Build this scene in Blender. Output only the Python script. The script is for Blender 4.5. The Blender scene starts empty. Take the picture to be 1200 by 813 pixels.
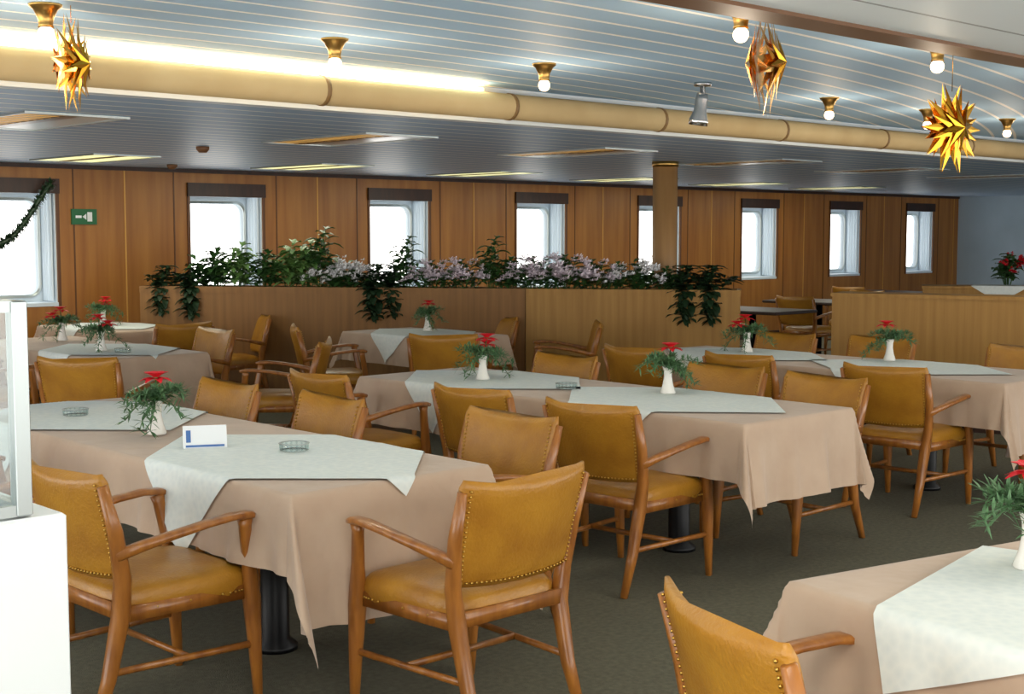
import bpy, math, random
from mathutils import Vector, Matrix
random.seed(7)
scene = bpy.context.scene
try:
    scene.view_settings.view_transform = 'Standard'
    scene.view_settings.look = 'None'
except Exception:
    pass
pi = math.pi

def lin(c):
    out = []
    for v in c:
        v = v/255.0
        out.append(v/12.92 if v <= 0.04045 else ((v+0.055)/1.055)**2.4)
    return (out[0], out[1], out[2], 1.0)

# ---------------------------------------------------------------- materials
def mat(name, rgb, rough=0.6, metal=0.0, var=None, scale=(8, 8, 8), bump=0.0, bscale=60, emit=0, ecol=None, coat=0, spec=None, trans=0, sheen=0, detail=4, bdist=0.01):
    m = bpy.data.materials.new(name)
    m.use_nodes = True
    nt = m.node_tree
    b = nt.nodes['Principled BSDF']
    b.inputs['Base Color'].default_value = lin(rgb)
    b.inputs['Roughness'].default_value = rough
    b.inputs['Metallic'].default_value = metal
    if coat: b.inputs['Coat Weight'].default_value = coat
    if spec is not None: b.inputs['Specular IOR Level'].default_value = spec
    if trans: b.inputs['Transmission Weight'].default_value = trans
    if sheen: b.inputs['Sheen Weight'].default_value = sheen
    if emit:
        b.inputs['Emission Color'].default_value = lin(ecol or rgb)
        b.inputs['Emission Strength'].default_value = emit
    tc = nt.nodes.new('ShaderNodeTexCoord')
    if var:
        mp = nt.nodes.new('ShaderNodeMapping')
        mp.inputs['Scale'].default_value = scale
        nz = nt.nodes.new('ShaderNodeTexNoise')
        nz.inputs['Scale'].default_value = 1.0
        nz.inputs['Detail'].default_value = detail
        nt.links.new(tc.outputs['Object'], mp.inputs['Vector'])
        nt.links.new(mp.outputs['Vector'], nz.inputs['Vector'])
        cr = nt.nodes.new('ShaderNodeValToRGB')
        cr.color_ramp.elements[0].position = 0.3
        cr.color_ramp.elements[1].position = 0.7
        cr.color_ramp.elements[0].color = lin(rgb)
        cr.color_ramp.elements[1].color = lin(var)
        nt.links.new(nz.outputs['Fac'], cr.inputs['Fac'])
        nt.links.new(cr.outputs['Color'], b.inputs['Base Color'])
    if bump:
        n2 = nt.nodes.new('ShaderNodeTexNoise')
        n2.inputs['Scale'].default_value = bscale
        nt.links.new(tc.outputs['Object'], n2.inputs['Vector'])
        bp = nt.nodes.new('ShaderNodeBump')
        bp.inputs['Strength'].default_value = bump
        bp.inputs['Distance'].default_value = bdist
        nt.links.new(n2.outputs['Fac'], bp.inputs['Height'])
        nt.links.new(bp.outputs['Normal'], b.inputs['Normal'])
    return m

M = {}
M['leather'] = mat('mustard_leather', (180, 128, 38), 0.36, var=(152, 100, 26), scale=(7, 7, 7), bump=0.22, bscale=90)
M['wood'] = mat('chair_wood', (170, 108, 42), 0.32, var=(130, 76, 26), scale=(30, 30, 5), coat=0.3)
M['tack'] = mat('brass_tack', (200, 160, 80), 0.3, 1.0)
M['wallwood'] = mat('wall_veneer', (166, 112, 50), 0.42, var=(138, 86, 34), scale=(11, 11, 0.8), detail=8, spec=0.4)
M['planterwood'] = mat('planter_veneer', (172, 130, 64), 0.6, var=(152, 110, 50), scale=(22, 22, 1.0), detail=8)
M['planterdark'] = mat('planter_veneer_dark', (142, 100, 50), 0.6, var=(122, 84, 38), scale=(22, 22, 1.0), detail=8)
M['cloth'] = mat('tablecloth_fabric', (192, 168, 146), 0.9, var=(182, 157, 135), scale=(5, 5, 5), bump=0.35, bscale=9, sheen=0.2, bdist=0.02)
M['white'] = mat('white_paint', (222, 228, 230), 0.5)
M['reveal'] = mat('window_reveal_white', (205, 218, 228), 0.5)
M['curtain'] = mat('curtain_fabric', (215, 226, 234), 0.9)
M['valance'] = mat('dark_wood', (58, 30, 16), 0.5, var=(40, 20, 10), scale=(20, 20, 4))
M['seam'] = mat('panel_seam', (92, 54, 24), 0.5)
M['goldseam'] = mat('gold_seam', (206, 156, 80), 0.5, 0.3)
M['gold'] = mat('gold_foil', (225, 165, 50), 0.22, 1.0)
M['brass'] = mat('brass', (190, 150, 85), 0.3, 1.0)
M['band'] = mat('tube_band', (130, 98, 56), 0.5)
M['black'] = mat('black_metal', (6, 7, 10), 0.4, spec=0.3)
M['carpet'] = mat('carpet_pile', (104, 101, 82), 0.95, var=(84, 82, 66), scale=(40, 40, 40), bump=0.5, bscale=220)
M['ceramic'] = mat('white_ceramic', (238, 236, 230), 0.25)
M['green'] = mat('leaf_green', (66, 108, 52), 0.5, var=(42, 80, 34), scale=(20, 20, 20))
M['dgreen'] = mat('leaf_dark', (34, 62, 34), 0.5, var=(22, 44, 22), scale=(20, 20, 20))
M['lgreen'] = mat('leaf_light', (128, 166, 96), 0.5, var=(86, 128, 62), scale=(20, 20, 20))
M['fern'] = mat('fir_sprig', (104, 144, 100), 0.6, var=(68, 104, 64), scale=(40, 40, 40))
M['red'] = mat('red_petal', (215, 30, 44), 0.5)
M['lav'] = mat('pale_lilac_petal', (250, 240, 248), 0.6)
M['wpet'] = mat('white_petal', (248, 248, 250), 0.6)
M['alu'] = mat('aluminium', (170, 178, 178), 0.35, 0.9)
M['bulb'] = mat('bulb_glow', (255, 225, 180), 0.4, emit=9, ecol=(255, 214, 165))
M['cove'] = mat('cove_tube_beige', (196, 172, 128), 0.75, var=(184, 158, 114), scale=(3, 3, 3), spec=0.2)
M['brown'] = mat('brown_trim', (110, 72, 40), 0.5)
M['colm'] = mat('column_laminate', (172, 132, 84), 0.45, var=(150, 112, 68), scale=(10, 10, 1))
M['fluo'] = mat('fluoro_diffuser', (235, 235, 190), 0.5, emit=1.0, ecol=(238, 236, 170))
M['fluo_off'] = mat('diffuser_off', (235, 240, 240), 0.25)
M['louver'] = mat('louver_bronze', (96, 74, 50), 0.3, 0.6)
M['exit'] = mat('exit_green', (20, 86, 48), 0.5, emit=0.1, ecol=(20, 110, 60))
M['endwall'] = mat('end_wall_paint', (176, 196, 210), 0.7, var=(168, 188, 202), scale=(2, 2, 2))
M['card'] = mat('card_paper', (228, 232, 234), 0.6)
M['blue'] = mat('card_blue', (70, 110, 170), 0.6)
M['soil'] = mat('soil', (34, 24, 18), 0.9)
M['chrome'] = mat('chrome', (190, 190, 190), 0.2, 1.0)
M['coveglow'] = mat('cove_lamp_glow', (255, 225, 160), 0.5, emit=11, ecol=(255, 218, 150))

# overlay cloth w/ subtle damask
def overlay_mat():
    m = mat('white_damask', (224, 230, 226), 0.85)
    nt = m.node_tree; b = nt.nodes['Principled BSDF']
    tc = nt.nodes.new('ShaderNodeTexCoord')
    v = nt.nodes.new('ShaderNodeTexVoronoi'); v.inputs['Scale'].default_value = 40
    cr = nt.nodes.new('ShaderNodeValToRGB')
    cr.color_ramp.elements[0].color = lin((216, 225, 224)); cr.color_ramp.elements[1].color = lin((230, 236, 232))
    nt.links.new(tc.outputs['Object'], v.inputs['Vector'])
    nt.links.new(v.outputs['Distance'], cr.inputs['Fac'])
    nt.links.new(cr.outputs['Color'], b.inputs['Base Color'])
    return m
M['overlay'] = overlay_mat()

def glass_mat():
    m = bpy.data.materials.new('clear_glass'); m.use_nodes = True
    nt = m.node_tree
    for n in list(nt.nodes): nt.nodes.remove(n)
    o = nt.nodes.new('ShaderNodeOutputMaterial'); mx = nt.nodes.new('ShaderNodeMixShader')
    t = nt.nodes.new('ShaderNodeBsdfTransparent'); g = nt.nodes.new('ShaderNodeBsdfGlossy')
    t.inputs['Color'].default_value = (0.93, 0.96, 0.96, 1)
    g.inputs['Roughness'].default_value = 0.05
    mx.inputs[0].default_value = 0.05
    nt.links.new(t.outputs[0], mx.inputs[1]); nt.links.new(g.outputs[0], mx.inputs[2])
    nt.links.new(mx.outputs[0], o.inputs[0])
    return m
M['glass'] = glass_mat()

def ceiling_mat(name, base, line, pitch, frac, k, x0, rough=0.5):
    m = mat(name, base, rough, spec=0.3)
    nt = m.node_tree; b = nt.nodes['Principled BSDF']
    def math_(op, a, bb=None):
        n = nt.nodes.new('ShaderNodeMath'); n.operation = op
        for i, q in enumerate([a, bb]):
            if q is None: continue
            if isinstance(q, (int, float)): n.inputs[i].default_value = q
            else: nt.links.new(q, n.inputs[i])
        return n.outputs[0]
    tc = nt.nodes.new('ShaderNodeTexCoord'); sp = nt.nodes.new('ShaderNodeSeparateXYZ')
    nt.links.new(tc.outputs['Object'], sp.inputs[0])
    dx = math_('MAXIMUM', math_('SUBTRACT', sp.outputs[0], x0), 0.0)
    c = math_('MULTIPLY', math_('MULTIPLY', dx, dx), k)
    y = math_('SUBTRACT', sp.outputs[1], c)
    f = math_('FRACT', math_('DIVIDE', math_('ADD', y, 50.0), pitch))
    l = math_('LESS_THAN', f, frac)
    mx = nt.nodes.new('ShaderNodeMix'); mx.data_type = 'RGBA'
    nt.links.new(l, mx.inputs[0])
    mx.inputs[6].default_value = lin(base); mx.inputs[7].default_value = lin(line)
    nt.links.new(mx.outputs[2], b.inputs['Base Color'])
    return m
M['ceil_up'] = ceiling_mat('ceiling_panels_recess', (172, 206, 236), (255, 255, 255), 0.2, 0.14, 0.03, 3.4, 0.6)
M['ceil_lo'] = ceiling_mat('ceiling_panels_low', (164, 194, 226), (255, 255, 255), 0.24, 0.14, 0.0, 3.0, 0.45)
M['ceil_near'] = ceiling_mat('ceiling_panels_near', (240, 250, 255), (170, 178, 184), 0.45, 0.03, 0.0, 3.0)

# ---------------------------------------------------------------- mesh builder
class MB:
    def __init__(s):
        s.v = []; s.f = []; s.m = []; s.sm = []; s.mats = []
    def mi(s, key):
        if key not in s.mats: s.mats.append(key)
        return s.mats.index(key)
    def add(s, verts, faces, key, smooth=True, tf=None):
        o = len(s.v)
        for p in verts:
            p = Vector(p)
            if tf is not None: p = tf @ p
            s.v.append(p)
        k = s.mi(key)
        for f in faces:
            s.f.append([i+o for i in f]); s.m.append(k); s.sm.append(smooth)
    def box(s, lo, hi, key, bev=0.0, tf=None):
        x0, y0, z0 = lo; x1, y1, z1 = hi
        if bev <= 0:
            vs = [(x0,y0,z0),(x1,y0,z0),(x1,y1,z0),(x0,y1,z0),(x0,y0,z1),(x1,y0,z1),(x1,y1,z1),(x0,y1,z1)]
            fs = [(0,3,2,1),(4,5,6,7),(0,1,5,4),(1,2,6,5),(2,3,7,6),(3,0,4,7)]
            s.add(vs, fs, key, False, tf); return
        rings = [(bev, z0), (0, z0+bev), (0, z1-bev), (bev, z1)]
        vs = []; 
        for ins, z in rings:
            a0, a1, b0, b1 = x0+ins, x1-ins, y0+ins, y1-ins
            c = bev*0.6
            vs += [(a0+c,b0,z),(a1-c,b0,z),(a1,b0+c,z),(a1,b1-c,z),(a1-c,b1,z),(a0+c,b1,z),(a0,b1-c,z),(a0,b0+c,z)]
        fs = []
        for r in range(3):
            for i in range(8):
                j = (i+1) % 8
                fs.append((r*8+i, r*8+j, (r+1)*8+j, (r+1)*8+i))
        fs.append(tuple(range(7, -1, -1))); fs.append(tuple(range(24, 32)))
        s.add(vs, fs, key, False, tf)
    def rings(s, rs, key, cap=True, smooth=True, tf=None, closed=False):
        n = len(rs[0]); vs = [p for r in rs for p in r]; fs = []
        R = len(rs)
        for r in range(R-1 if not closed else R):
            r2 = (r+1) % R
            for i in range(n):
                j = (i+1) % n
                fs.append((r*n+i, r*n+j, r2*n+j, r2*n+i))
        if cap and not closed:
            fs.append(tuple(range(n-1, -1, -1))); fs.append(tuple((R-1)*n+i for i in range(n)))
        s.add(vs, fs, key, smooth, tf)
    def lathe(s, prof, key, n=20, tf=None, cap=True):
        rs = []
        for r, z in prof:
            rs.append([(r*math.cos(2*pi*i/n), r*math.sin(2*pi*i/n), z) for i in range(n)])
        s.rings(rs, key, cap, True, tf)
    def sweep(s, pts, sizes, key, n=8, up=(0, 0, 1), sq=1.0, tf=None):
        pts = [Vector(p) for p in pts]; rs = []
        for i, p in enumerate(pts):
            d = (pts[min(i+1, len(pts)-1)] - pts[max(i-1, 0)]).normalized()
            u = Vector(up)
            if abs(d.dot(u)) > 0.95: u = Vector((0, 1, 0))
            a = d.cross(u).normalized(); b = a.cross(d).normalized()
            w, h = sizes[i] if isinstance(sizes[i], tuple) else (sizes[i], sizes[i])
            ring = []
            for k in range(n):
                t = 2*pi*(k+0.5)/n
                c, q = math.cos(t), math.sin(t)
                c = math.copysign(abs(c)**sq, c); q = math.copysign(abs(q)**sq, q)
                ring.append(p + a*c*w + b*q*h)
            rs.append(ring)
        s.rings(rs, key, True, True, tf)
    def ball(s, c, r, key, n=8, m=5, sc=(1, 1, 1)):
        rs = []
        for j in range(1, m):
            t = pi*j/m
            rs.append([(c[0]+r*sc[0]*math.sin(t)*math.cos(2*pi*i/n), c[1]+r*sc[1]*math.sin(t)*math.sin(2*pi*i/n), c[2]-r*sc[2]*math.cos(t)) for i in range(n)])
        s.rings(rs, key)
    def leaf(s, base, d, L, W, droop, key, segs=4):
        base = Vector(base); d = Vector(d).normalized()
        side = d.cross(Vector((0, 0, 1)))
        if side.length < 1e-3: side = Vector((1, 0, 0))
        side.normalize(); vs = []; fs = []
        for i in range(segs+1):
            t = i/segs
            p = base + d*L*t + Vector((0, 0, -droop*L*t*t))
            w = W*0.5*math.sin(pi*min(0.97, 0.08+t*0.92))**0.8
            lift = Vector((0, 0, w*0.35))
            vs += [p - side*w + lift, p, p + side*w + lift]
        for i in range(segs):
            a = i*3
            fs += [(a, a+1, a+4, a+3), (a+1, a+2, a+5, a+4)]
        s.add(vs, fs, key, True)
    def mesh(s, name):
        me = bpy.data.meshes.new(name)
        me.from_pydata([tuple(p) for p in s.v], [], s.f)
        for k in s.mats: me.materials.append(M[k])
        for i, p in enumerate(me.polygons):
            p.material_index = s.m[i]; p.use_smooth = s.sm[i]
        me.update()
        return me
    def obj(s, name, loc=(0, 0, 0), rot=0, parent=None):
        return place(s.mesh(name), name, loc, rot, parent)

def place(me, name, loc=(0, 0, 0), rot=0, parent=None):
    o = bpy.data.objects.new(name, me)
    scene.collection.objects.link(o)
    o.location = loc; o.rotation_euler = (0, 0, rot)
    if parent: o.parent = parent
    return o

def empty(name, loc=(0, 0, 0), rot=0):
    o = bpy.data.objects.new(name, None); scene.collection.objects.link(o)
    o.location = loc; o.rotation_euler = (0, 0, rot); return o

def simple_box(name, lo, hi, key, bev=0):
    b = MB(); b.box(lo, hi, key, bev); return b.obj(name)

# ---------------------------------------------------------------- room
XE = 23.0; YW = 12.6; X0 = -2.5; Y0 = -2.5
HL = 2.26; HU = 2.45; YC = 6.0; YN = 2.55
simple_box('floor', (X0, Y0, -0.1), (XE+0.2, YW+0.2, 0), 'carpet')
simple_box('ceiling_low', (X0, YC, HL), (XE, YW, HL+0.06), 'ceil_lo')
simple_box('ceiling', (X0, YN-0.1, HU), (XE, YC+0.1, HU+0.06), 'ceil_up')
simple_box('ceiling_near', (X0, Y0, HL), (XE, YN, HL+0.06), 'ceil_near')
simple_box('wall_end', (XE, Y0, 0), (XE+0.15, YW, 2.5), 'endwall')
simple_box('trim_1', (X0, YC-0.02, HL-0.012), (XE, YC+0.03, HU), 'white')
b = MB()
b.box((X0, YN-0.02, HL+0.03), (XE, YN+0.03, HU), 'brown')
b.box((X0, YN-0.10, HL-0.012), (XE, YN+0.035, HL+0.03), 'brown')
b.obj('trim_2')

# window wall
WN = 8; WX = [5.4+2.325*i for i in range(-2, WN)]
WW = 0.44; WZ0, WZ1 = 0.92, 2.0; DEP = 0.32
b = MB(); prev = X0
for x in WX:
    b.box((prev, YW, 0), (x-WW, YW+DEP, HL+0.05), 'wallwood')
    b.box((x-WW, YW, 0), (x+WW, YW+DEP, WZ0), 'wallwood')
    b.box((x-WW, YW, WZ1), (x+WW, YW+DEP, HL+0.05), 'wallwood')
    prev = x+WW
b.box((prev, YW, 0), (XE, YW+DEP, HL+0.05), 'wallwood')
b.obj('wall_windows')
b = MB()
for x in WX:
    for dx in (-0.62, 0.62, 1.16):
        b.box((x+dx-0.007, YW-0.005, 0.1), (x+dx+0.007, YW, HL), 'goldseam' if dx > 1 else 'seam')
b.box((X0, YW-0.02, HL-0.04), (XE, YW, HL), 'valance')
b.obj('trim_3')
simple_box('baseboard_windows', (X0, YW-0.02, 0), (XE, YW, 0.1), 'valance')

def rrect(cx, cz, hw, hh, r, y, n=6):
    pts = []
    for q, (sx, sz) in enumerate([(1, 1), (-1, 1), (-1, -1), (1, -1)]):
        for i in range(n+1):
            a = q*pi/2 + i*pi/2/n
            pts.append((cx+sx*(hw-r)+r*math.cos(a), y, cz+sz*(hh-r)+r*math.sin(a)))
    return pts
zc = (WZ0+WZ1)/2; hh = (WZ1-WZ0)/2
for i, x in enumerate(WX):
    b = MB()
    t = 0.015
    b.box((x-WW, YW+0.01, WZ0), (x-WW+t, YW+DEP, WZ1), 'reveal')
    b.box((x+WW-t, YW+0.01, WZ0), (x+WW, YW+DEP, WZ1), 'reveal')
    b.box((x-WW, YW-0.01, WZ0-0.02), (x+WW, YW+DEP, WZ0+t), 'reveal')
    b.box((x-WW, YW+0.01, WZ1-t), (x+WW, YW+DEP, WZ1), 'reveal')
    o = rrect(x, zc, WW, hh, 0.01, YW+DEP-0.06)
    inn = rrect(x, zc, WW-0.05, hh-0.06, 0.12, YW+DEP-0.06)
    inn2 = rrect(x, zc, WW-0.08, hh-0.09, 0.10, YW+DEP+0.02)
    b.rings([o, inn, inn2], 'reveal', cap=False)
    b.rings([rrect(x, zc, WW-0.045, hh-0.055, 0.12, YW+DEP-0.072), rrect(x, zc, WW-0.075, hh-0.085, 0.10, YW+DEP-0.072), rrect(x, zc, WW-0.075, hh-0.085, 0.10, YW+DEP-0.055)], 'alu', cap=False)
    b.box((x-WW-0.03, YW-0.03, WZ1-0.02), (x+WW+0.03, YW+0.02, WZ1+0.12), 'valance')
    b.box((x-WW-0.03, YW-0.012, WZ0-0.02), (x-WW, YW, WZ1), 'seam')
    b.box((x+WW, YW-0.012, WZ0-0.02), (x+WW+0.03, YW, WZ1), 'seam')
    rs0 = []; N = 22
    for k in range(N+1):
        u = k/N
        rs0.append((x+WW-0.03-0.02*math.sin(u*26), YW+0.03+0.2*u))
    vs = [(p[0], p[1], WZ1-0.02) for p in rs0]+[(p[0], p[1], WZ0+0.03) for p in rs0]
    fs = [(k, k+1, N+2+k, N+1+k) for k in range(N)]
    b.add(vs, fs, 'curtain')
    b.obj('window_%d' % (i+1))

# cove tube
b = MB()
ring = lambda x, r: [(x, 5.88+r*math.cos(2*pi*k/16), 2.335+r*math.sin(2*pi*k/16)) for k in range(16)]
b.rings([ring(X0, 0.075), ring(XE, 0.075)], 'cove')
x = 4.18-1.33*4
while x < XE:
    b.rings([ring(x-0.012, 0.075), ring(x-0.012, 0.079), ring(x+0.012, 0.079), ring(x+0.012, 0.075)], 'band')
    x += 1.33
b.obj('cove_light_tube')
b = MB(); b.box((X0, 5.925, HU-0.03), (5.35, 5.965, HU-0.015), 'coveglow')
cs = b.obj('cove_lamp_strip')
l = bpy.data.lights.new('cove_light', 'AREA'); l.shape = 'RECTANGLE'; l.size = 7.6; l.size_y = 0.04; l.energy = 22; l.color = (1, 0.86, 0.6)
q = bpy.data.objects.new('cove_light', l); scene.collection.objects.link(q); q.parent = cs
q.location = (1.5, 5.86, 2.418)
dvec = Vector((0, -0.9, 0.45)).normalized()
zax = -dvec; xax = Vector((1, 0, 0)); yax = zax.cross(xax).normalized()
q.rotation_euler = Matrix((xax, yax, zax)).transposed().to_euler()

# ---------------------------------------------------------------- ceiling luminaires
def fluoro(x, y, lit):
    e = empty('ceiling_luminaire', (x, y, HL))
    b = MB()
    T = 0.012
    b.box((-0.31, -0.62, -T), (0.31, -0.60, 0), 'alu'); b.box((-0.31, 0.60, -T), (0.31, 0.62, 0), 'alu')
    b.box((-0.31, -0.6, -T), (-0.29, 0.6, 0), 'alu'); b.box((0.29, -0.6, -T), (0.31, 0.6, 0), 'alu')
    k = 'fluo' if lit else 'fluo_off'
    b.box((-0.29, -0.6, -0.006), (-0.04, 0.6, 0), k if lit else 'louver')
    b.box((-0.04, -0.6, -0.01), (0.04, 0.6, 0), 'louver')
    b.box((0.04, -0.6, -0.006), (0.29, 0.6, 0), k)
    if not lit:
        for i in range(12):
            b.box((-0.28, -0.56+i*0.1, -0.01), (-0.04, -0.555+i*0.1, -0.005), 'brass')
    b.obj('frame', parent=e)
    if lit:
        l = bpy.data.lights.new('fluoro_light', 'AREA'); l.shape = 'RECTANGLE'; l.size = 0.5; l.size_y = 1.1
        l.energy = 14; l.color = (1, 0.95, 0.78)
        o = bpy.data.objects.new('tube_light', l); scene.collection.objects.link(o); o.parent = e; o.location = (0, 0, -0.03)
for i in range(6): fluoro(3.5+2.3*i, 7.85, False)
for i in range(7): fluoro(3.3+2.3*i, 11.3, True)

bl = MB()
bl.lathe([(0.062, 0), (0.06, -0.008), (0.045, -0.02), (0.03, -0.05), (0.026, -0.075), (0.03, -0.085)], 'brass', 20)
bl.ball((0, 0, -0.108), 0.030, 'bulb', 12, 8)
dm = bl.mesh('ceiling_downlight')
def downlight(x, y, z=HU, e=6):
    o = place(dm, 'ceiling_downlight', (x, y, z))
    l = bpy.data.lights.new('bulb_light', 'POINT'); l.energy = e; l.color = (1, 0.84, 0.64); l.shadow_soft_size = 0.05
    q = bpy.data.objects.new('bulb_light', l); scene.collection.objects.link(q); q.parent = o; q.location = (0, 0, -0.36)
for x in (0.95, 2.28, 3.6, 4.89, 7.41, 8.6, 9.74, 11.0): downlight(x, 4.96)
for x in (1.3, 2.75, 4.19, 5.62, 7.05): downlight(x, 3.2)

# ceiling spotlight
b = MB()
b.lathe([(0.05, 0), (0.05, -0.02), (0.015, -0.022), (0.015, -0.06)], 'chrome', 14)
tf = Matrix.Translation((0, 0, -0.06)) @ Matrix.Rotation(math.radians(10), 4, 'X')
b.lathe([(0.03, 0), (0.036, -0.03), (0.036, -0.10), (0.055, -0.15), (0.055, -0.18), (0.045, -0.18), (0.03, -0.15)], 'chrome', 16, tf)
b.obj('ceiling_spotlight', (6.15, 4.96, HU))
b = MB(); b.lathe([(0.05, 0), (0.05, -0.02), (0.03, -0.045)], 'brown', 14)
sm = b.mesh('smoke_detector')
place(sm, 'smoke_detector', (5.5, 9.3, HL)); place(sm, 'smoke_detector', (6.7, 11.9, HL))

# gold stars
def star_mesh():
    b = MB()
    for layer, (n, ro, ri, dz, ph) in enumerate([(10, 0.19, 0.07, 0.03, 0), (10, 0.15, 0.06, 0.05, pi/10), (8, 0.10, 0.04, 0.07, 0.2)]):
        for sgn in (1, -1):
            vs = [(0, sgn*dz, 0)]
            for i in range(2*n):
                a = ph+pi*i/n
                r = ro if i % 2 == 0 else ri
                y = sgn*(0.004 if i % 2 == 0 else 0.02)+sgn*layer*0.015
                vs.append((r*math.cos(a), y, r*math.sin(a)))
            fs = [(0, 1+i, 1+(i+1) % (2*n)) for i in range(2*n)]
            b.add(vs, fs, 'gold', False)
    b.sweep([(0, 0, 0.15), (0, 0, 0.4)], [0.0015, 0.0015], 'gold', 4)
    return b.mesh('foil_star')
stm = star_mesh()
def star(x, y, z, rot, s=1.0):
    o = place(stm, 'foil_star', (x, y, z), rot); o.scale = (s, s, s); return o
star(2.36, 4.92, 2.235, math.radians(43)); star(4.24, 3.12, 2.235, math.radians(26), 1.12); star(5.09, 2.83, 2.02, math.radians(-8), 0.98)
star(4.92, 12.40, 1.79, 0, 0.6)

# column
b = MB(); b.lathe([(0.115, 0), (0.115, HL)], 'colm', 24); b.lathe([(0.125, HL-0.05), (0.125, HL)], 'brass', 24)
b.obj('column', (9.76, 8.30, 0))

# exit sign
b = MB(); b.box((-0.13, -0.02, -0.075), (0.13, 0, 0.075), 'exit'); b.box((-0.09, -0.023, -0.012), (-0.03, -0.02, 0.012), 'card')
b.box((0.03, -0.023, -0.045), (0.08, -0.02, 0.045), 'card')
b.add([(-0.02, -0.022, 0), (0.02, -0.022, 0.03), (0.02, -0.022, -0.03)], [(0, 2, 1)], 'card', False)
b.obj('exit_sign', (6.12, YW, 1.76))

# garland
b = MB(); 
gp = [Vector((4.85+0.9*t, 12.5, 1.95-0.5*math.sin(pi*min(1, 0.15+t*0.85))**1.2*1.0 + 0.12*t)) for t in [i/30 for i in range(31)]]
b.sweep(gp, [0.025]*31, 'dgreen', 6)
for p in gp:
    for k in range(26):
        d = Vector((random.uniform(-1, 1), random.uniform(-0.6, 0.3), random.uniform(-1, 1)))
        b.leaf(p, d, 0.065, 0.022, 0, 'dgreen', 2)
b.obj('garland')

# ---------------------------------------------------------------- chair
def chair_mesh():
    b = MB()
    for s in (-1, 1):
        b.sweep([(s*0.225, -0.345, 0), (s*0.222, -0.28, 0.18), (s*0.225, -0.235, 0.38), (s*0.243, -0.235, 0.5), (s*0.26, -0.265, 0.66), (s*0.268, -0.31, 0.815)],
                [(0.015, 0.015), (0.022, 0.022), (0.028, 0.028), (0.022, 0.028), (0.017, 0.024), (0.012, 0.016)], 'wood', 8, (0, 1, 0), 0.6)
        b.sweep([(s*0.262, 0.255, 0), (s*0.262, 0.245, 0.18), (s*0.26, 0.235, 0.36), (s*0.266, 0.222, 0.5), (s*0.282, 0.20, 0.62), (s*0.287, 0.195, 0.645)],
                [(0.014, 0.014), (0.021, 0.021), (0.029, 0.029), (0.020, 0.023), (0.017, 0.022), (0.02, 0.026)], 'wood', 8, (0, 1, 0), 0.6)
        b.sweep([(s*0.258, -0.265, 0.585), (s*0.27, -0.19, 0.605), (s*0.29, -0.08, 0.63), (s*0.298, 0.04, 0.65), (s*0.297, 0.14, 0.66), (s*0.291, 0.205, 0.657), (s*0.286, 0.235, 0.65)],
                [(0.014, 0.02), (0.017, 0.018), (0.022, 0.014), (0.027, 0.012), (0.029, 0.012), (0.027, 0.013), (0.018, 0.01)], 'wood', 8, (0, 0, 1), 0.6)
        b.sweep([(s*0.228, -0.24, 0.385), (s*0.25, 0.235, 0.385)], [(0.012, 0.03)]*2, 'wood', 4, (0, 0, 1), 0.6)
        b.sweep([(s*0.222, -0.28, 0.2), (s*0.262, 0.245, 0.2)], [(0.009, 0.013)]*2, 'wood', 6)
    b.sweep([(-0.222, -0.25, 0.40), (0.222, -0.25, 0.40)], [(0.012, 0.035)]*2, 'wood', 4)
    b.sweep([(-0.25, 0.235, 0.385), (0.25, 0.235, 0.385)], [(0.012, 0.03)]*2, 'wood', 4)
    b.sweep([(-0.24, -0.0, 0.2), (0.24, -0.0, 0.2)], [(0.009, 0.013)]*2, 'wood', 6)
    N = 36
    def foot(i, sc, z):
        t = 2*pi*i/N; c, q = math.cos(t), math.sin(t)
        c = math.copysign(abs(c)**0.32, c); q = math.copysign(abs(q)**0.32, q)
        y = q*0.25*sc+0.005
        return (c*sc*(0.245+0.02*(y/0.25)), y, z)
    prof = [(0.95, 0.37), (1.0, 0.38), (1.015, 0.42), (1.0, 0.445), (0.93, 0.465), (0.75, 0.478), (0.4, 0.485), (0.05, 0.487)]
    b.rings([[foot(i, sc, z) for i in range(N)] for sc, z in prof], 'leather')
    for i in range(72):
        p = foot(i*N/72, 1.022, 0.393); b.ball(p, 0.005, 'tack', 5, 4)
    Nb = 32; V = 14; rs = []
    def backpt(u, w, v):
        hw = 0.250+0.018*v
        yc = -0.232-0.075*v**1.3-0.035*(1-u*u)
        z = 0.505+0.32*v + 0.030*(u*u)*v**2 - 0.012*(1-u*u)*(1-v)
        return (u*hw, yc+w, z)
    for j in range(V+1):
        v = j/V
        th = 0.024*(1-abs(2*v-1)**8)**0.5 if 0 < j < V else 0.010
        wsc = 1.0 if 0 < j < V else 0.975
        ring = []
        for i in range(Nb):
            t = 2*pi*i/Nb; c, q = math.cos(t), math.sin(t)
            c = math.copysign(abs(c)**0.5, c)*wsc; q = math.copysign(abs(q)**0.35, q)
            bul = 1+0.25*(1-c*c)
            ring.append(backpt(c, q*th*(bul if q > 0 else 1), v))
        rs.append(ring)
    b.rings(rs, 'leather')
    for s in (-1, 1):
        for j in range(20):
            v = 0.05+0.86*j/19
            b.ball(backpt(s*0.92, -0.021, v), 0.005, 'tack', 5, 4)
            b.ball(backpt(s*0.92, 0.022, v), 0.005, 'tack', 5, 4)
    for j in range(1, 26):
        b.ball(backpt(-0.92+1.84*j/26, -0.021, 0.05), 0.005, 'tack', 5, 4)
    return b.mesh('dining_chair')
cm = chair_mesh()
def chair(x, y, dx, dy, jit=0):
    a = math.atan2(dy, dx)-pi/2 + math.radians(jit)
    return place(cm, 'dining_chair', (x, y, 0), a)
chair(2.96, 3.39, 0, 1, 0)         # A
chair(2.25, 4.20, 1, 0.02)        # B
chair(2.12, 5.35, 1, 0)
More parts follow.
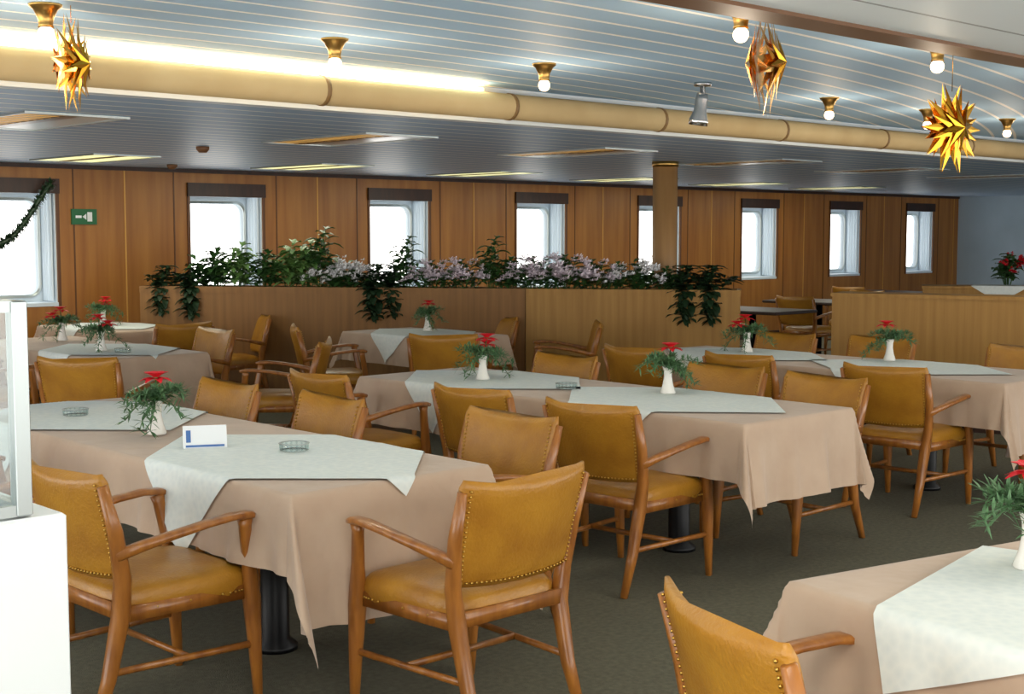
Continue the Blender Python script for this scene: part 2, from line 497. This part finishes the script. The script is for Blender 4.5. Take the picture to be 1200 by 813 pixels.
chair(3.62, 4.16, -1, 0, 2); chair(3.42, 5.2, -1, 0, -3); chair(3.40, 6.05, -1, 0)
chair(4.72, 4.20, 1, 0, 4); chair(4.74, 5.02, 1, 0, 3); chair(4.6, 6.1, 1, 0)
chair(5.88, 4.15, -1, 0, -4); chair(5.95, 4.84, -1, 0, 2); chair(5.76, 5.95, -1, 0)
chair(7.19, 4.22, 1, 0, 3); chair(7.2, 5.25, 1, 0); chair(7.12, 6.05, 1, 0, -2)
chair(8.46, 4.28, -1, 0); chair(8.46, 5.38, -1, 0); chair(8.32, 6.12, -1, 0)
chair(4.00, 8.05, 0.8, 0.6); chair(5.42, 8.15, -0.73, 0.685); chair(5.40, 9.5, -1, 0); chair(3.95, 9.7, 1, 0)
chair(6.86, 7.98, 0.75, 0.6); chair(8.26, 8.16, -0.73, 0.685); chair(6.6, 9.15, 0.85, -0.5); chair(8.12, 9.15, -1, 0)
chair(6.72, 10.95, -1, 0.3); chair(5.85, 10.55, 0, 1); chair(5.0, 11.6, 1, 0)
chair(2.43, 1.54, 0.91, -0.42)     # front right
chair(14.0, 9.6, 1, 0); chair(13.6, 10.6, 1, 0.2); chair(15.6, 10.0, -1, 0); chair(17.0, 10.8, 1, 0)

# ---------------------------------------------------------------- tables with cloths
TOP = 0.745
def drape(x, y, hx, hy, seed, off, kk=0.0):
    sx = max(0, abs(x)-hx); sy = max(0, abs(y)-hy)
    gx = 1 if x >= 0 else -1; gy = 1 if y >= 0 else -1
    cx = max(-hx, min(hx, x)); cy = max(-hy, min(hy, y))
    r = math.hypot(sx, sy)
    if r < 1e-6:
        return (x, y, TOP+off)
    ux, uy = sx/r, sy/r; phi = math.atan2(sy, sx); c = abs(math.sin(2*phi))
    a = cx*uy*gy + cy*ux*gx
    rr = r/(r+0.08)
    wv = math.sin(a*12+seed)+0.6*math.sin(a*27+seed*2.3)+0.3*math.sin(a*49+seed*4.1)
    fl = 0.10+0.085*wv*(1-c)*rr+(0.28 if gx < 0 else 0.12)*c*c*rr + 0.12*c*math.sin(phi*8+seed)*rr*rr
    fl = max(0.02, min(0.8, fl))
    out = r*fl+0.012*(1-math.exp(-r/0.015))+off
    dz = r*math.sqrt(1-fl*fl) - 0.004*(1-math.exp(-r/0.02))
    return (cx+gx*ux*out, cy+gy*uy*out+gy*kk*c*r*rr, TOP-dz+off*math.exp(-r/0.03))

def axis_pts(h, ext, st):
    inner = int(2*h/st)+1; no = int(ext/st)+1
    p = [-h-ext+ext*i/no for i in range(no)]+[-h-0.012, -h]
    q = [-h+2*h*i/inner for i in range(1, inner)]
    r = [h, h+0.012]+[h+ext*i/no for i in range(1, no+1)]
    return p+q+r
def cloth_axes(fn, ax, ay):
    vs = [fn(x, y) for x in ax for y in ay]; fs = []
    ny = len(ay)
    for i in range(len(ax)-1):
        for j in range(ny-1):
            a = i*ny+j
            fs.append((a, a+ny, a+ny+1, a+1))
    return vs, fs
def cloth_grid(fn, hx, hy, st):
    nx = int(2*hx/st)+1; ny = int(2*hy/st)+1
    return cloth_axes(fn, [-hx+2*hx*i/nx for i in range(nx+1)], [-hy+2*hy*j/ny for j in range(ny+1)])

def table(cx, cy, hx, hy, overlays, rot=0, ds=0.27, de=0.42, seed=1.0, kk=0.0):
    e = empty('dining_table', (cx, cy, 0), rot)
    b = MB()
    b.box((-hx+0.01, -hy+0.01, TOP-0.035), (hx-0.01, hy-0.01, TOP-0.004), 'wood', 0.006)
    b.obj('table_top', parent=e)
    b = MB()
    for s in ((-1, 1) if hy > 0.8 else (0,)):
        tf = Matrix.Translation((-0.06 if hy > 0.8 else 0, s*(hy-0.68), 0))
        b.lathe([(0.085, 0), (0.085, 0.02), (0.055, 0.045), (0.053, 0.69), (0.12, 0.705), (0.12, 0.712)], 'black', 20, tf)
    b.obj('pedestal_legs', parent=e)
    b = MB()
    vs, fs = cloth_axes(lambda x, y: drape(x, y, hx, hy, seed, 0, kk), axis_pts(hx, ds, 0.022), axis_pts(hy, de, 0.022))
    b.add(vs, fs, 'cloth'); b.obj('tablecloth', parent=e)
    for k, (ox, oy, h, r) in enumerate(overlays):
        b = MB(); cr, sr = math.cos(r), math.sin(r)
        vs, fs = cloth_grid(lambda x, y: drape(ox+x*cr-y*sr, oy+x*sr+y*cr, hx, hy, seed, 0.008, kk), h, h, 0.016)
        b.add(vs, fs, 'overlay'); b.obj('overlay_cloth_%d' % (k+1), parent=e)
    return e
D = pi/4; hx = 0.435; hy = 1.425; cyy = 5.135
table(2.935, cyy, hx, hy, [(0.0, 4.38-cyy, 0.52, D+0.03), (0, 5.98-cyy, 0.5, D)], seed=0.6, de=0.46, kk=0.28)
table(5.355, cyy, hx, hy, [(0, 5.85-cyy, 0.5, D), (0.02, 4.52-cyy, 0.52, D-0.04)], seed=2.1, de=0.38)
table(7.775, cyy, hx, hy, [(0, 5.88-cyy, 0.5, D), (0, 4.6-cyy, 0.5, D+0.05)], seed=3.7)
table(4.70, 9.75, 0.425, 1.1, [(0, -0.45, 0.48, D)], seed=5)
table(7.475, 9.05, 0.38, 0.65, [(0, 0, 0.44, D)], seed=6, de=0.25, ds=0.25)
table(5.9, 11.65, 0.4, 0.65, [(0, 0, 0.42, D)], seed=7, de=0.27)
ra = math.radians(-12); ax = Vector((math.cos(ra), math.sin(ra))); ay = Vector((-math.sin(ra), math.cos(ra)))
L = Vector((2.765, 1.94)); c2 = L + ax*0.435 - ay*0.9
table(c2.x, c2.y, 0.435, 0.9, [(0.0, 0.28, 0.47, math.radians(22))], rot=ra, de=0.33, seed=1.4)

def bare_table(x, y):
    b = MB(); b.box((-0.4, -0.6, 0.71), (0.4, 0.6, 0.745), 'valance', 0.008)
    b.lathe([(0.2, 0), (0.2, 0.02), (0.04, 0.05), (0.04, 0.71)], 'black', 16)
    b.obj('side_table', (x, y, 0))
bare_table(14.8, 10.0); bare_table(17.9, 10.8); bare_table(12.6, 9.4)

# ---------------------------------------------------------------- vases
def vase_mesh(seed):
    rnd = random.Random(seed); b = MB()
    b.lathe([(0.001, 0), (0.036, 0), (0.038, 0.006), (0.026, 0.04), (0.019, 0.08), (0.020, 0.105), (0.027, 0.13), (0.023, 0.13), (0.016, 0.1), (0.001, 0.08)], 'ceramic', 18)
    for i in range(15):
        a = 2*pi*i/15+rnd.uniform(-.2, .2); el = rnd.uniform(0.0, 1.1)
        d = Vector((math.cos(a)*math.cos(el), math.sin(a)*math.cos(el), math.sin(el)))
        Ls = rnd.uniform(0.12, 0.19); pts = []
        for k in range(7):
            t = k/6; pts.append(Vector((0, 0, 0.125))+d*Ls*t+Vector((0, 0, -0.11*t*t)))
        b.sweep(pts, [0.002]*7, 'fern', 4)
        for k in range(1, 7):
            for q in range(8):
                dd = d*0.6+Vector((rnd.uniform(-1, 1), rnd.uniform(-1, 1), rnd.uniform(-0.7, 0.7)))
                b.leaf(pts[k], dd, 0.042, 0.009, 0.1, 'fern', 2)
    for hx_, hy_, hz in ((-0.01, -0.02, 0.215), (0.06, -0.04, 0.175))[:2 if seed % 2 == 0 else 1]:
        b.sweep([(0, 0, 0.1), (hx_, hy_, hz)], [0.003, 0.003], 'green', 5)
        for i in range(14):
            a = 2*pi*i/14
            b.leaf((hx_, hy_, hz), (math.cos(a), math.sin(a), 0.15+0.8*(i % 2)), 0.066, 0.034, 0.3, 'red', 3)
        b.ball((hx_, hy_, hz+0.008), 0.01, 'lgreen', 6, 4)
    for i in range(5):
        a = rnd.uniform(0, 6.28)
        b.leaf((0, 0, 0.13), (math.cos(a), math.sin(a), 0.6), 0.10, 0.035, 0.4, 'green', 3)
    return b.mesh('flower_vase')
vm = [vase_mesh(1), vase_mesh(2)]
vz = TOP+0.009
for i, (x, y) in enumerate([(2.83, 5.2), (5.29, 5.87), (5.54, 4.68), (7.9, 5.94), (8.05, 4.88), (4.58, 9.2), (7.6, 9.15), (5.85, 11.7), (3.29, 1.58), (4.8, 10.3)]):
    o = place(vm[i % 2], 'flower_vase', (x, y, vz), i*1.1); o.scale = (1.1, 1.1, 1.1)

# ashtrays
b = MB(); b.lathe([(0.001, 0.006), (0.045, 0.0), (0.055, 0.004), (0.06, 0.03), (0.052, 0.03), (0.046, 0.010), (0.001, 0.010)], 'glass', 24)
for i in range(16):
    a = 2*pi*i/16; b.box((0.054*math.cos(a)-0.003, 0.054*math.sin(a)-0.003, 0.003), (0.054*math.cos(a)+0.003, 0.054*math.sin(a)+0.003, 0.031), 'glass', 0.001)
b.lathe([(0.060, 0.028), (0.061, 0.031), (0.052, 0.032), (0.051, 0.029)], 'alu', 24, cap=False)
b.lathe([(0.05, 0.001), (0.056, 0.003), (0.055, 0.005), (0.049, 0.003)], 'alu', 24, cap=False)
am = b.mesh('glass_ashtray')
for x, y in [(3.0, 4.43), (5.3, 5.2), (4.62, 8.95), (2.85, 6.0)]: place(am, 'glass_ashtray', (x, y, vz))
# tent card
b = MB()
w = 0.085
b.add([(-w, -0.035, 0), (w, -0.035, 0), (w, 0, 0.085), (-w, 0, 0.085), (-w, 0.035, 0), (w, 0.035, 0)], [(0, 1, 2, 3), (3, 2, 5, 4)], 'card', False)
b.add([(-w+.01, -0.0345, 0.004), (w-.01, -0.0345, 0.004), (w-.01, -0.031, 0.012), (-w+.01, -0.031, 0.012)], [(0, 1, 2, 3)], 'blue', False)
b.add([(-w+.012, -0.027, 0.022), (-w+.03, -0.027, 0.022), (-w+.03, -0.008, 0.068), (-w+.012, -0.008, 0.068)], [(0, 1, 2, 3)], 'blue', False)
b.obj('tent_card', (2.80, 4.76, vz), math.radians(-28))

# ---------------------------------------------------------------- planter divider
P0 = Vector((6.33, 11.9, 0)); P1 = Vector((9.72, 7.39, 0)); dr = (P1-P0).normalized(); LEN = (P1-P0).length
ang = math.atan2(dr.y, dr.x)
e = empty('planter_divider', P0, ang)
b = MB(); PH = 1.10
seam = LEN*0.66
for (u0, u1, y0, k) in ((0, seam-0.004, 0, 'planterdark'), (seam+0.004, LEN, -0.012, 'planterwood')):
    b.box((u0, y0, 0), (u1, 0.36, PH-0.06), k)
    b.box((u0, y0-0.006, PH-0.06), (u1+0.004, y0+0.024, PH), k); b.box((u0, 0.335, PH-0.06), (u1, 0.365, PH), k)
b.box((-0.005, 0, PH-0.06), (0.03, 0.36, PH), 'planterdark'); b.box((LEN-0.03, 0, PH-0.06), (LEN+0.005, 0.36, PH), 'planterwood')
b.box((0, -0.02, 0), (LEN, -0.012, 0.08), 'valance')
b.obj('box', parent=e)
b = MB(); b.box((0.03, 0.03, PH-0.06), (LEN-0.03, 0.335, PH-0.02), 'soil'); b.obj('soil', parent=e)

def bush(name, n, hgt, spread, key, leafL, leafW, trail=0, flowers=None, nf=0, seed=1):
    rnd = random.Random(seed); b = MB()
    for s in range(n):
        a = rnd.uniform(0, 2*pi); r = rnd.uniform(0, spread)
        tip = Vector((r*math.cos(a), r*math.sin(a)*0.7, hgt*(1-0.5*(r/spread)**2)*rnd.uniform(0.55, 1)))
        base = Vector((tip.x*0.3, tip.y*0.3, -0.04))
        mid = (tip+base)/2+Vector((0, 0, 0.03))
        b.sweep([base, mid, tip], [0.004, 0.003, 0.002], 'green', 4)
        for k in range(8):
            t = 0.25+0.75*k/7
            p = base.lerp(mid, t*2) if t < .5 else mid.lerp(tip, t*2-1)
            aa = k*2.4+s
            b.leaf(p, (math.cos(aa), math.sin(aa), rnd.uniform(0.1, 0.9)), leafL*rnd.uniform(.7, 1.1), leafW, 0.4, key, 3)
    for s in range(trail):
        u = rnd.uniform(-spread, spread)
        ln = rnd.uniform(0.08, 0.28)
        pts = [Vector((u, 0, 0.0)), Vector((u+.02, -0.14, 0.05)), Vector((u+.03, -0.2, 0.0)), Vector((u+.04, -0.21, -ln*0.5)), Vector((u+.03, -0.215, -ln))]
        b.sweep(pts, [0.003]*5, 'dgreen', 4)
        for p in pts[1:]:
            for q in range(5):
                b.leaf(p, (rnd.uniform(-1, 1), -rnd.uniform(0.1, 0.6), rnd.uniform(-0.6, 0.4)), leafL*.8, leafW, 0.3, key, 3)
    for s in range(nf):
        a = rnd.uniform(0, 2*pi); r = spread*rnd.uniform(0.1, 1.0)**.6
        c = Vector((r*math.cos(a), r*math.sin(a)*0.7-0.03, hgt*(0.95-0.5*(r/spread)**2)*rnd.uniform(0.5, 1.1)))
        for k in range(8):
            cc = c+Vector((rnd.uniform(-.035, .035), rnd.uniform(-.035, .02), rnd.uniform(-.025, .03)))
            for q in range(5):
                t = 2*pi*q/5
                b.leaf(cc, (math.cos(t), math.sin(t)*0.5-0.6, 0.3*math.sin(t)+0.3), 0.027, 0.024, 0, flowers, 2)
    return b.mesh(name)
B = {
 'dark': bush('ivy_plant', 14, 0.22, 0.24, 'dgreen', 0.12, 0.06, trail=4, seed=3),
 'green': bush('leafy_plant', 18, 0.36, 0.24, 'green', 0.15, 0.07, seed=4),
 'tall': bush('tall_plant', 14, 0.50, 0.15, 'green', 0.15, 0.06, seed=5),
 'light': bush('light_plant', 14, 0.36, 0.15, 'lgreen', 0.16, 0.07, seed=6),
 'lav': bush('lilac_flowers', 14, 0.27, 0.26, 'green', 0.11, 0.06, flowers='lav', nf=38, seed=7),
 'white': bush('white_flowers', 13, 0.24, 0.22, 'green', 0.11, 0.06, flowers='wpet', nf=28, seed=8),
}
seq = [(0.03, 'dark', 0.9), (0.085, 'dark', 1), (0.12, 'green', .95), (0.165, 'light', .95), (0.21, 'green', .9), (0.255, 'light', 1), (0.285, 'light', 1.0), (0.31, 'tall', 1.0), (0.33, 'white', 1.1), (0.36, 'white', 1), (0.40, 'dark', 1),
       (0.43, 'dark', .9), (0.455, 'tall', .85), (0.50, 'lav', .95), (0.55, 'lav', 1), (0.60, 'tall', .85), (0.625, 'green', .75), (0.67, 'lav', 1.1), (0.72, 'lav', 1.15), (0.765, 'lav', 1.0), (0.80, 'green', .65), (0.835, 'white', 1.1), (0.88, 'green', .55), (0.91, 'dark', 1), (0.95, 'dark', 1)]
for f, k, s in seq:
    o = place(B[k], B[k].name, (f*LEN, 0.17, PH-0.01), random.uniform(-0.2, 0.2), e)
    o.scale = (s*1.1, s*0.85, s*(1.2 if k in ('green', 'light', 'tall') else 1.0))

# right partition
Q0 = Vector((9.85, 6.53, 0)); Q1 = Vector((10.75, 3.6, 0)); dq = Q1-Q0
e2 = empty('low_partition', Q0, math.atan2(dq.y, dq.x))
b = MB(); b.box((0, 0, 0), (dq.length, 0.34, 1.07), 'planterwood'); b.box((-0.01, -0.012, 1.07), (dq.length, 0.352, 1.10), 'planterwood'); b.box((0, -0.01, 0), (dq.length, 0, 0.08), 'valance')
b.obj('box', parent=e2)
b = MB(); b.box((0, 0, 0), (3.0, 0.4, 1.05), 'planterwood'); b.box((-0.01, -0.01, 1.05), (3.01, 0.41, 1.08), 'planterwood', .004)
b.add([(0.45, -0.012, 1.085), (1.0, -0.012, 1.085), (0.9, 0.38, 1.085), (0.5, 0.38, 1.085)], [(0, 1, 2, 3)], 'overlay', False)
b.add([(0.45, -0.014, 1.085), (1.0, -0.014, 1.085), (0.72, -0.02, 0.92)], [(0, 2, 1)], 'overlay', False)
b.obj('sideboard', (12.3, 7.1, 0), math.radians(-60))
rb = bush('red_flowers', 14, 0.26, 0.22, 'green', 0.12, 0.06, flowers='red', nf=16, seed=9)
place(rb, 'red_flower_arrangement', (12.87, 6.5, 1.13), 0); place(rb, 'red_flower_arrangement', (13.05, 6.15, 1.13), 1)

# ---------------------------------------------------------------- display counter on the left
b = MB()
b.box((0.45, 2.77, 0), (1.29, 3.6, 1.0), 'white', 0.006)
b.obj('counter')
e3 = empty('glass_display_case', (0, 0, 0)); b = MB()
X1c, X0c, Y1c, Y0c, z0, z1 = 1.20, 0.5, 3.5, 2.79, 1.005, 1.46
for xx in (X0c, X1c):
    for yy in (Y0c, Y1c): b.box((xx-0.017, yy-0.017, z0), (xx+0.017, yy+0.017, z1), 'alu', 0.003)
for zz in (z0+0.012, z1-0.012):
    for yy in (Y0c, Y1c): b.box((X0c, yy-0.012, zz-0.012), (X1c, yy+0.012, zz+0.012), 'alu')
    for xx in (X0c, X1c): b.box((xx-0.012, Y0c, zz-0.012), (xx+0.012, Y1c, zz+0.012), 'alu')
b.obj('frame', parent=e3)
b = MB(); b.box((X0c, Y0c-0.002, z0), (X1c, Y0c+0.002, z1), 'glass'); b.box((X1c-0.002, Y0c, z0), (X1c+0.002, Y1c, z1), 'glass'); b.obj('panes', parent=e3)

# ---------------------------------------------------------------- world & lights
w = bpy.data.worlds.new('World'); scene.world = w; w.use_nodes = True
bg = w.node_tree.nodes['Background']; bg.inputs[0].default_value = (1.0, 0.975, 0.93, 1); bg.inputs[1].default_value = 3.6
def area(name, loc, rot, sx, sy, e, col):
    l = bpy.data.lights.new(name, 'AREA'); l.shape = 'RECTANGLE'; l.size = sx; l.size_y = sy; l.energy = e; l.color = col
    o = bpy.data.objects.new(name, l); scene.collection.objects.link(o); o.location = loc; o.rotation_euler = rot; return o
area('near_fill_light', (1.0, 0.9, HL-0.03), (0, 0, 0), 1.2, 1.2, 26, (1, 0.9, 0.75))  # unseen fill light added to brighten the foreground, no fixture modelled
area('near_fill_light.001', (4.5, 1.2, HL-0.03), (0, 0, 0), 1.2, 0.8, 18, (1, 0.9, 0.75))  # second added fill light, further along the near side

# ---------------------------------------------------------------- camera
cd = bpy.data.cameras.new('camera'); cam = bpy.data.objects.new('camera', cd); scene.collection.objects.link(cam)
cam.location = (0, 0, 1.6); cam.rotation_euler = (math.radians(90-4.76), 0, math.radians(-43.26))
cd.sensor_width = 36; cd.lens = 48; cd.clip_start = 0.05
scene.camera = cam
